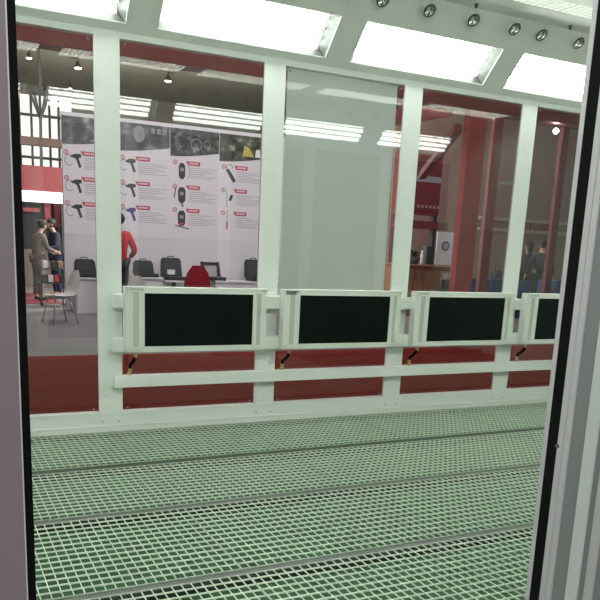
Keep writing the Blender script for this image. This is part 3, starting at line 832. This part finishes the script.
    lchild(MB().sph(hc + Vector((0, .094, -.055)), .022, (1, .3, .3), 8), 'mouth', 'pred', t, True)
    return t
person((at(119.5, 300, 9.0).x, 9.0, FL), math.radians(8), 'person in a red jacket seen from behind, mostly hidden by the first post', 'redfab', 'blackfab', 1.86, 0, (0, 0), ((.25, -.06, 1.13, .22, .14, .98), (.27, -.07, 1.14, .25, .12, 1.02)), coatlen=.90)
person((at(39, 300, 12.4).x, 12.4, FL), math.radians(-70), 'person in a taupe coat bending forward beside the stand, far left window', 'brown', 'brown', 1.74, .14, (0, .03), ((.2, .10, 1.14, .16, .33, 1.08), (.2, .10, 1.14, .16, .33, 1.08)), coatlen=.62)
person((at(57.5, 300, 13.3).x, 13.3, FL), math.radians(105), 'person in a dark navy jacket facing the one in taupe, far left window', 'navy', 'jean', 1.78, .10, (0, .03), ((.22, .08, 1.13, .16, .32, 1.10), (.22, .08, 1.13, .2, .3, 1.0)), coatlen=.86)
person((at(523, 300, 9.9).x, 9.9, FL), math.radians(20), 'person in a dark coat, left one of two behind the last window', 'darkcoat', 'blackfab', 1.80, 0, (0, 0), coatlen=.60, hairlong=True)
person((at(536.5, 300, 9.0).x, 9.0, FL), math.radians(-35), 'person in a charcoal coat, right one of two behind the last window', 'darkcoat', 'blackfab', 1.84, .03, (0, .01), ((.27, -.03, 1.13, .30, .12, .95), (.27, -.03, 1.13, .30, .12, .95)), coatlen=.58)

# stand behind the two people at the far left: trolley of goods
tx, ty = at(53, 300, 11.0).x, 11.0
t = empty('goods_trolley', (tx, ty, FL), 'dark trolley of small goods in front of the two people at far left', 'trolley')
q = MB()
for sx in (-.24, .24):
    for sy in (-.16, .16): q.bar((tx + sx, ty + sy, FL + .08), (tx + sx, ty + sy, FL + .80), .022, .022)
q.build('frame', 'truss', t)
for z in (.16, .46, .74): MB().box(tx - .26, tx + .26, ty - .18, ty + .18, FL + z, FL + z + .02).build('shelf', 'gunmetal', t)
for sx in (-.22, .22):
    for sy in (-.15, .15): MB().cyl((tx + sx - .012, ty + sy, FL + .04), (tx + sx + .012, ty + sy, FL + .04), .04, n=12).build('wheel', 'rubber', t)
for i, (dx, z, m) in enumerate(((-.17, .485, 'pdark'), (-.05, .485, 'signw'), (.07, .485, 'pred'), (.18, .485, 'pdark'), (-.15, .76, 'signw'), (.02, .76, 'pdark'), (.15, .76, 'wood2'))):
    o = MB().box(tx + dx - .05, tx + dx + .05, ty - .12, ty + .06, FL + z + .004, FL + z + .154, .012)
    o.box(tx + dx - .03, tx + dx + .03, ty - .122, ty - .118, FL + z + .03, FL + z + .10)
    o = o.build('goods_box', m)
    tag(o, ['dark goods box at the left end of the trolley middle shelf', 'white goods box on the trolley middle shelf', 'red goods box on the trolley middle shelf', 'dark goods box at the right end of the trolley middle shelf',
            'white goods box on the trolley top', 'dark goods box on the trolley top', 'tan goods box on the trolley top'][i], 'box', 'goods boxes on the trolley')
    o.name = 'goods_box'

# far left backdrop: bright windows, brown beam, red fascia, light bar --------
yb = 22.0
t = empty('window_facade', (at(40, 200, yb).x, yb, FL), 'bright hall window wall with dark glazing bars at far left', 'window')
xa, xb = at(5, 140, yb).x, at(72, 140, yb).x
ztop, zbot = atz(40, 96, yb), atz(40, 172, yb)
MB().box(xa, xb, yb, yb + .05, zbot, ztop).build('bright_glazing', 'winw', t)
q = MB()
for px_ in (20, 32, 41, 50, 59): 
    x = at(px_, 140, yb).x; q.box(x - .035, x + .035, yb - .06, yb, zbot, ztop)
for py_ in (116, 158): 
    z = atz(40, py_, yb); q.box(xa, xb, yb - .07, yb, z - .04, z + .04)
q.build('glazing_bars', 'truss', t)
MB().box(xa, xb, yb, yb + .1, FL, zbot).build('lower_wall', 'maroon', t)
yb = 18.0
xa, xb = at(5, 140, yb).x, at(68, 140, yb).x
tag(MB().box(xa, xb, yb, yb + .3, atz(40, 145.5, yb), atz(40, 137.5, yb)).build('brown_beam', 'brownbeam'), 'brown horizontal beam crossing the bright far windows', 'beam')
# lattice truss hanging in front of the windows
q = MB(); yt = 17.0
pts = [at(u, v, yt) for u, v in ((30, 92), (40, 118), (50, 92), (41, 118), (34, 92), (46, 92))]
for a, c in ((0, 1), (2, 3), (4, 1), (5, 3), (0, 2)): q.bar(pts[a], pts[c], .06, .06)
q.bar(at(40.5, 116, yt), at(41.5, 172, yt), .07, .07); q.bar(at(40, 92, yt), Vector((at(40, 92, yt).x, yt, 8.0)), .07, .07)
tag(q.build('roof_truss', 'truss'), 'dark lattice truss in front of the bright far windows', 'truss')
yb = 16.0
xa, xb = at(4, 140, yb).x, at(63.5, 140, yb).x
t = empty('red_stand_fascia', ((xa + xb) / 2, yb, FL), 'red stand fascia with a glowing white bar at far left', 'stand')
MB().box(xa, xb, yb, yb + .3, atz(40, 191, yb), atz(40, 166, yb)).build('fascia', 'pinkfas', t)
MB().box(xa, xb, yb - .03, yb + .3, atz(40, 202, yb), atz(40, 191.5, yb)).build('light_bar', 'bar', t)
MB().box(xa, xb, yb + .5, yb + .6, FL, atz(40, 202, yb)).build('back_panel', 'blackfab', t)
q = MB()
for u0, u1 in ((47, 53), (57, 62)):
    q.box(at(u0, 210, yb).x, at(u1, 210, yb).x, yb + .4, yb + .5, atz(40, 226, yb), atz(40, 202, yb))
q.box(at(25, 210, yb).x, at(42, 210, yb).x, yb + .4, yb + .5, atz(40, 212, yb), atz(40, 208, yb))
q.build('red_banner', 'pinkfas', t)
MB().box(xa, xb, yb + .35, yb + .5, FL, atz(40, 250, yb)).build('counter', 'brown', t)
for sx in (xa + .05, xb - .1): MB().box(sx, sx + .06, yb + .02, yb + .3, FL, atz(40, 202, yb)).build('post', 'truss', t)
tag(MB().box(at(10, 300, 12).x, at(61, 300, 12).x, 11.4, 14.4, FL, FL + .006).build('red_carpet', 'maroon'), 'small red carpet patch beyond the white chair', 'carpet')

# hall roof lamps
for i, (u, v) in enumerate(((29, 58), (78, 68), (70, 88.5), (45, 92), (168, 81), (160, 20), (330, 90), (430, 60))):
    dd = cF + cR * ((u - PX) / FPX) + cU * ((PY - v) / FPX)
    p = CAM + dd * ((7.6 - CAM.z) / dd.z)
    if p.y > 33 or p.y < 1: p = CAM + dd * ((30 - CAM.y) / dd.y)
    t = empty('hall_lamp', p, ['warm hall ceiling lamp nearest the left door edge', 'brightest warm hall ceiling lamp in the first window', 'small hall ceiling lamp just above the reflected tubes', 'hall ceiling lamp left above the truss',
              'warm hall ceiling lamp seen in the second window', 'hall ceiling lamp hidden above the second window', 'hall ceiling lamp hidden behind the blind', 'hall ceiling lamp hidden above the fourth window'][i], 'lamp', 'warm lamps under the hall roof')
    k = .08 if i in (0, 3) else (.06 if i == 2 else .11)
    MB().lathe([(0, .0), (k * 1.2, .0), (k * 1.2, .06), (k * .5, .22), (.03, .26), (0, .26)], Matrix.Translation(p), 16).build('shade', 'gunmetal', t, True)
    MB().sph(p, k, (1.2, 1, .45), 12).build('bulb', 'hlamp', t, True)
    MB().bar(p + Vector((0, 0, .25)), (p.x, p.y, 8.0), .02, .02).build('cord', 'truss', t)

# --------------------------------------------------------------- right-hand side of the hall
yb = 14.0
o = MB(); xa, xb = at(392, 200, yb).x, at(600, 200, yb).x + 5
o.box(xa, xb, yb, yb + .1, FL, 6.4)
tag(o.build('beige_partition', 'beige'), 'tall beige partition wall at the back of the right windows', 'partition')
t = empty('partition_ledge', (at(510, 226, yb).x, yb - .1, atz(510, 226, yb)), 'pale double ledge running along the beige partition', 'ledge')
for v in (219, 230):
    z = atz(500, v, yb); MB().box(at(478, 220, yb).x, at(575, 220, yb).x, yb - .12, yb, z - .05, z + .05).build('ledge_board', 'beigel', t)
MB().box(at(530, 220, yb).x, at(553, 220, yb).x, yb - .08, yb, atz(540, 231, yb), atz(540, 222, yb)).build('red_strip', 'signred', t)
# window frame on the partition
t = empty('partition_window', (at(502, 205, yb).x, yb, atz(502, 205, yb)), 'square pale-framed window in the beige partition, fourth bay', 'window')
xa, xb, z0, z1 = at(492, 205, yb).x, at(525, 205, yb).x, atz(500, 218, yb), atz(500, 184, yb)
MB().box(xa, xb, yb - .03, yb, z0, z1).build('pane', 'beige', t)
q = MB(); q.box(xa - .08, xa, yb - .06, yb, z0, z1); q.box(xb, xb + .08, yb - .06, yb, z0, z1); q.box(xa - .08, xb + .08, yb - .06, yb, z0 - .08, z0); q.box(xa - .08, xb + .08, yb - .06, yb, z1, z1 + .08)
q.build('frame', 'beigel', t)
# red sign stand
yb = 11.2
t = empty('red_sign_stand', (at(426, 190, yb).x, yb, FL), 'dark red sign tower with a row of small white letters, left in the fourth window', 'sign')
xa, xb = at(398, 190, yb).x, at(440.5, 190, yb).x
def zz(v): return atz(425, v, yb)
MB().box(xa, xb, yb, yb + .25, zz(215), zz(154)).build('board', 'maroon', t)
MB().box(xa, xb - .01, yb - .012, yb, zz(211), zz(191)).build('sign_face', 'signred', t)
MB().box(xa, xb - .01, yb - .012, yb, zz(182), zz(176)).build('upper_stripe', 'pgrey', t)
MB().box(xa, xb - .01, yb - .010, yb, zz(170), zz(158)).build('upper_face', 'signred', t)
q = MB()
for k, u in enumerate((418, 422, 426, 430, 434, 438)):
    x = at(u, 206, yb).x; q.box(x - .03, x + .03, yb - .02, yb - .012, zz(208), zz(205.2))
q.build('white_letters', 'signletter', t)
MB().box(xa, xb, yb, yb + .25, zz(229), zz(221)).build('lower_sign', 'signred', t)
MB().box(xb, xb + .35, yb, yb + .2, zz(229), zz(222)).build('lower_shelf', 'brownbeam', t)
MB().box(xa + .05, xa + .15, yb + .05, yb + .2, FL, zz(154)).build('post', 'truss', t)
MB().box(xb - .1, xb, yb + .05, yb + .2, FL, zz(154)).build('post', 'truss', t)
# dark red slanting canopy and white banner poles at the top left of bay four
yb = 9.5
t = empty('red_canopy', (at(425, 120, yb).x, yb, atz(425, 115, yb)), 'dark red slanting canopy edge under the roof, fourth window', 'canopy')
P_ = [at(u, v, yb) for u, v in ((394, 104), (452, 110), (452, 116), (394, 126))]
MB().prism([(p.x, p.z) for p in P_], lambda x, z: (x, yb, z), lambda x, z: (x, yb + .4, z)).build('canopy_panel', 'maroon', t)
MB().bar(at(452, 114, yb + .2), Vector((at(452, 114, yb).x, yb + .2, 8)), .04, .04).build('hanger', 'truss', t)
MB().bar(at(400, 108, yb + .2), Vector((at(400, 108, yb).x, yb + .2, 8)), .04, .04).build('hanger', 'truss', t)
yb = GY + .02
t = empty('red_brace', (at(447, 150, yb).x, yb, atz(447, 150, yb)), 'slanting dark red brace beside the broad red column', 'brace')
MB().bar(at(458, 128, yb), at(422, 176, yb + 2.5), .12, .12).build('brace_bar', 'red', t)
# wooden counter with things on it
yb = 9.0
xa, xb = at(392, 270, yb).x, at(432, 270, yb).x; zc = atz(420, 264.5, yb)
t = empty('wooden_counter', ((xa + xb) / 2, yb, FL), 'reddish wooden counter behind the fourth window, left of the broad column', 'counter')
MB().box(xa, xb, yb, yb + .6, FL, zc - .04).build('body', 'wood', t)
MB().box(xa - .03, xb + .03, yb - .04, yb + .63, zc - .04, zc, .006).build('top', 'wood', t)
q = MB()
for u in (403, 413, 423): x = at(u, 280, yb).x; q.box(x - .01, x + .01, yb - .012, yb, FL + .1, zc - .1)
q.build('panel_molding', 'brownbeam', t)
q = MB(); xm = at(419, 276, yb).x; zm = atz(419, 276, yb)
q.bar((xm - .12, yb - .006, zm - .1), (xm - .10, yb - .006, zm + .1), .03, .004, (0, 1, 0)); q.bar((xm - .10, yb - .006, zm + .1), (xm - .02, yb - .006, zm - .1), .03, .004, (0, 1, 0)); q.bar((xm + .05, yb - .006, zm - .1), (xm + .05, yb - .006, zm + .1), .03, .004, (0, 1, 0)); q.bar((xm + .02, yb - .006, zm), (xm + .16, yb - .006, zm), .03, .004, (0, 1, 0))
q.build('carved_mark', 'brownbeam', t)
x2 = at(450, 270, yb + .1).x
t = empty('side_counter', ((xb + x2) / 2, yb, FL), 'lighter wooden side counter carrying the white notice board', 'counter')
zs = atz(440, 266, yb + .1)
MB().box(xb + .04, x2, yb + .1, yb + .6, FL, zs - .04).build('body', 'wood2', t)
MB().box(xb + .035, x2 + .03, yb + .07, yb + .62, zs - .04, zs, .005).build('top', 'wood2', t)
yn = yb + .35
t = empty('notice_board', (at(444, 262, yn).x, yn, zs), 'white board with a grey round emblem standing on the side counter', 'board')
xa, xb = at(436.5, 248, yn).x, at(453, 248, yn).x; z0, z1 = zs, atz(444, 232, yn)
MB().box(xa, xb, yn, yn + .03, z0 + .02, z1, .004).build('board', 'signw', t)
xc, zc2 = at(445.5, 246, yn).x, atz(445.5, 246, yn)
q = MB(); q.cyl((xc, yn, zc2), (xc, yn - .004, zc2), .085, n=24); q.build('emblem_disc', 'pgrey', t)
q = MB(); arc(q, xc, zc2, .10, 0, 2 * PI, yn - .003, .025, 24); q.build('emblem_ring', 'pdark', t)
q = MB(); 
for k in range(5): q.bar((xc, yn - .006, zc2), (xc + .07 * math.cos(k * 2 * PI / 5 + .3), yn - .006, zc2 + .07 * math.sin(k * 2 * PI / 5 + .3)), .012, .003, (0, 1, 0))
q.build('emblem_star', 'signw', t)
q = MB().bar((xa + .03, yn + .03, z0 + .3), (xa + .03, yn + .2, z0 + .015), .02, .02).bar((xb - .03, yn + .03, z0 + .3), (xb - .03, yn + .2, z0 + .015), .02, .02); q.build('stand_leg', 'gunmetal', t)
# dark things on the wooden counter
yk = yb + .25
t = empty('counter_plant', (at(414, 264, yk).x, yk, zc), 'dark rounded bushy plant on the left of the wooden counter', 'plant')
pb = Vector((at(414, 264, yk).x, yk, zc))
q = MB(); rnd = random.Random(8)
for k in range(46):
    a = rnd.uniform(0, 2 * PI); e = rnd.uniform(.15, 1.45); r = rnd.uniform(.16, .26)
    v = Vector((math.cos(a) * math.cos(e), math.sin(a) * math.cos(e), math.sin(e))); p0 = pb + Vector((0, 0, .14)); p1 = p0 + v * r
    sdv = v.cross(Vector((0, 0, 1))).normalized() * .03
    pm_ = (p0 + p1) / 2 + Vector((0, 0, .03))
    q.quad(p0, pm_ + sdv, p1 + Vector((0, 0, -.02)), pm_ - sdv)
q.build('foliage', 'leaf', t, fix=False)
MB().lathe([(0, 0), (.09, 0), (.12, .16), (.10, .16), (.095, .14), (0, .14)], Matrix.Translation(pb), 16).build('pot', 'pdark', t, True)
t = MB().lathe([(0, 0), (.035, 0), (.04, .05), (.03, .12), (.045, .2), (.02, .26), (.03, .3), (0, .31)], Matrix.Translation((at(421.5, 264, yk - .235).x, yk - .235, zc)), 14).build('white_figurine', 'signw', None, True)
tag(t, 'small white figurine in front of the dark plant on the wooden counter', 'figurine')
t = MB().box(at(427.5, 264, yk).x - .05, at(432.5, 264, yk).x, yk, yk + .2, zc, zc + .42, .02).box(at(428, 264, yk).x, at(431, 264, yk).x, yk - .01, yk, zc + .05, zc + .3).build('dark_speaker', 'pdark')
tag(t, 'upright dark box between the plant and the white notice board', 'box')
# white leaflet holder at the column foot and blue-clad tables behind the column
yk = 6.6
t = empty('leaflet_stand', (at(446, 280, yk).x, yk, FL), 'dark stand with white leaflets left of the broad red column', 'stand')
xs = at(446, 280, yk).x; zs2 = atz(446, 279, yk)
MB().box(xs - .09, xs + .09, yk, yk + .1, FL, zs2 - .02).build('post', 'pdark', t)
MB().plate([(xs - .07, zs2), (xs - .09, zs2 + .13), (xs - .03, zs2 + .06), (xs, zs2 + .13), (xs + .03, zs2 + .06), (xs + .09, zs2 + .13), (xs + .07, zs2)], yk, .01).build('leaflet', 'signw', t)
for i, (u0, u1, v, yy, l) in enumerate(((468, 508, 279, 8.2, 'blue cloth covered table right of the broad red column'), (512, 530, 281, 8.4, 'blue cloth covered table left of the two dark figures'), (556, 580, 281, 8.0, 'blue cloth covered table at the door edge, right of the dark figures'))):
    xa, xb = at(u0, 285, yy).x, at(u1, 285, yy).x; zv = atz((u0 + u1) / 2, v, yy)
    t = empty('cloth_table', ((xa + xb) / 2, yy, FL), l, 'table', 'blue tables behind the right windows')
    MB().box(xa, xb, yy, yy + .6, zv - .03, zv, .008).build('tabletop', 'blue', t)
    q = MB(); n_ = 40
    for k in range(n_):
        u, w_ = k / n_, (k + 1) / n_; f = lambda s_: yy - .01 + .015 * math.sin(s_ * 50)
        q.quad((xa + (xb - xa) * u, f(u), FL), (xa + (xb - xa) * w_, f(w_), FL), (xa + (xb - xa) * w_, f(w_), zv - .01), (xa + (xb - xa) * u, f(u), zv - .01))
    q.box(xa, xa + .01, yy, yy + .6, FL, zv - .02); q.box(xb - .01, xb, yy, yy + .6, FL, zv - .02)
    q.build('cloth_drop', 'blue', t, True)
yk = 8.5
t = empty('table_bag', (at(499, 280, yk).x, yk, atz(488, 279, 8.2)), 'small black bag standing on the blue table right of the broad column', 'bag')
xs = at(499, 275, yk).x; zb = atz(488, 279, 8.2)
MB().box(xs - .14, xs + .12, yk, yk + .16, zb, zb + .2, .05).build('bag_body', 'pdark', t, True)
MB().tube([(xs - .08, yk + .08, zb + .18), (xs - .06, yk + .08, zb + .28), (xs + .04, yk + .08, zb + .28), (xs + .06, yk + .08, zb + .18)], .012, 8).build('bag_handle', 'pdark', t, True)

# ------------------------------------------------------------------ light
wd = bpy.data.worlds.new('world'); SC.world = wd; wd.use_nodes = True
bg = wd.node_tree.nodes['Background']; bg.inputs[0].default_value = (.9, .88, .9, 1); bg.inputs[1].default_value = .08
def area(name, loc, aim, sx, sy, e, col=(1, .97, .98)):
    ld = bpy.data.lights.new(name, 'AREA'); ld.shape = 'RECTANGLE'; ld.size = sx; ld.size_y = sy; ld.energy = e; ld.color = col
    o = bpy.data.objects.new(name, ld); C.objects.link(o); o.location = loc
    o.rotation_euler = (Vector(aim) - Vector(loc)).to_track_quat('-Z', 'Y').to_euler()
    return o
area('stand_light', (3.2, 6.6, 6.3), (3.2, 9.6, 1.2), 5, 1.5, 112)
area('aisle_light', (1.5, 13, 7.0), (1.2, 13, 0), 4, 4, 260)
area('right_light', (9.5, 8.0, 7.0), (9.5, 10, 0), 6, 4, 230)
area('carpet_light', (2.0, 2.4, 6.8), (2.0, 2.4, 0), 8, 2, 120)
pl = bpy.data.lights.new('hall_fill', 'POINT'); pl.energy = 750; pl.shadow_soft_size = .4; pl.color = (1, .97, .88)
plo = bpy.data.objects.new('hall_fill', pl); C.objects.link(plo); plo.location = (4.2, 12.5, 3.0)
p2 = bpy.data.lights.new('hall_fill', 'POINT'); p2.energy = 1100; p2.shadow_soft_size = .4; p2.color = (1, .97, .86)
p2o = bpy.data.objects.new('hall_fill', p2); C.objects.link(p2o); p2o.location = (6, 23, 4.0)
area('chair_fill', (1.0, 5.2, 6.2), (1.3, 8.6, .4), 3, 1, 105)  # added unseen area lamp that brightens the white chair
area('door_light', (-2.0, -8.2, 5.0), (-.6, -4.3, 1.0), 4, 3, 275)
SC.view_settings.view_transform = 'Standard'; SC.view_settings.look = 'None'
SC.view_settings.exposure = 0; SC.view_settings.gamma = 1
SC.cycles.max_bounces = 10; SC.cycles.transparent_max_bounces = 16; SC.cycles.sample_clamp_indirect = 6
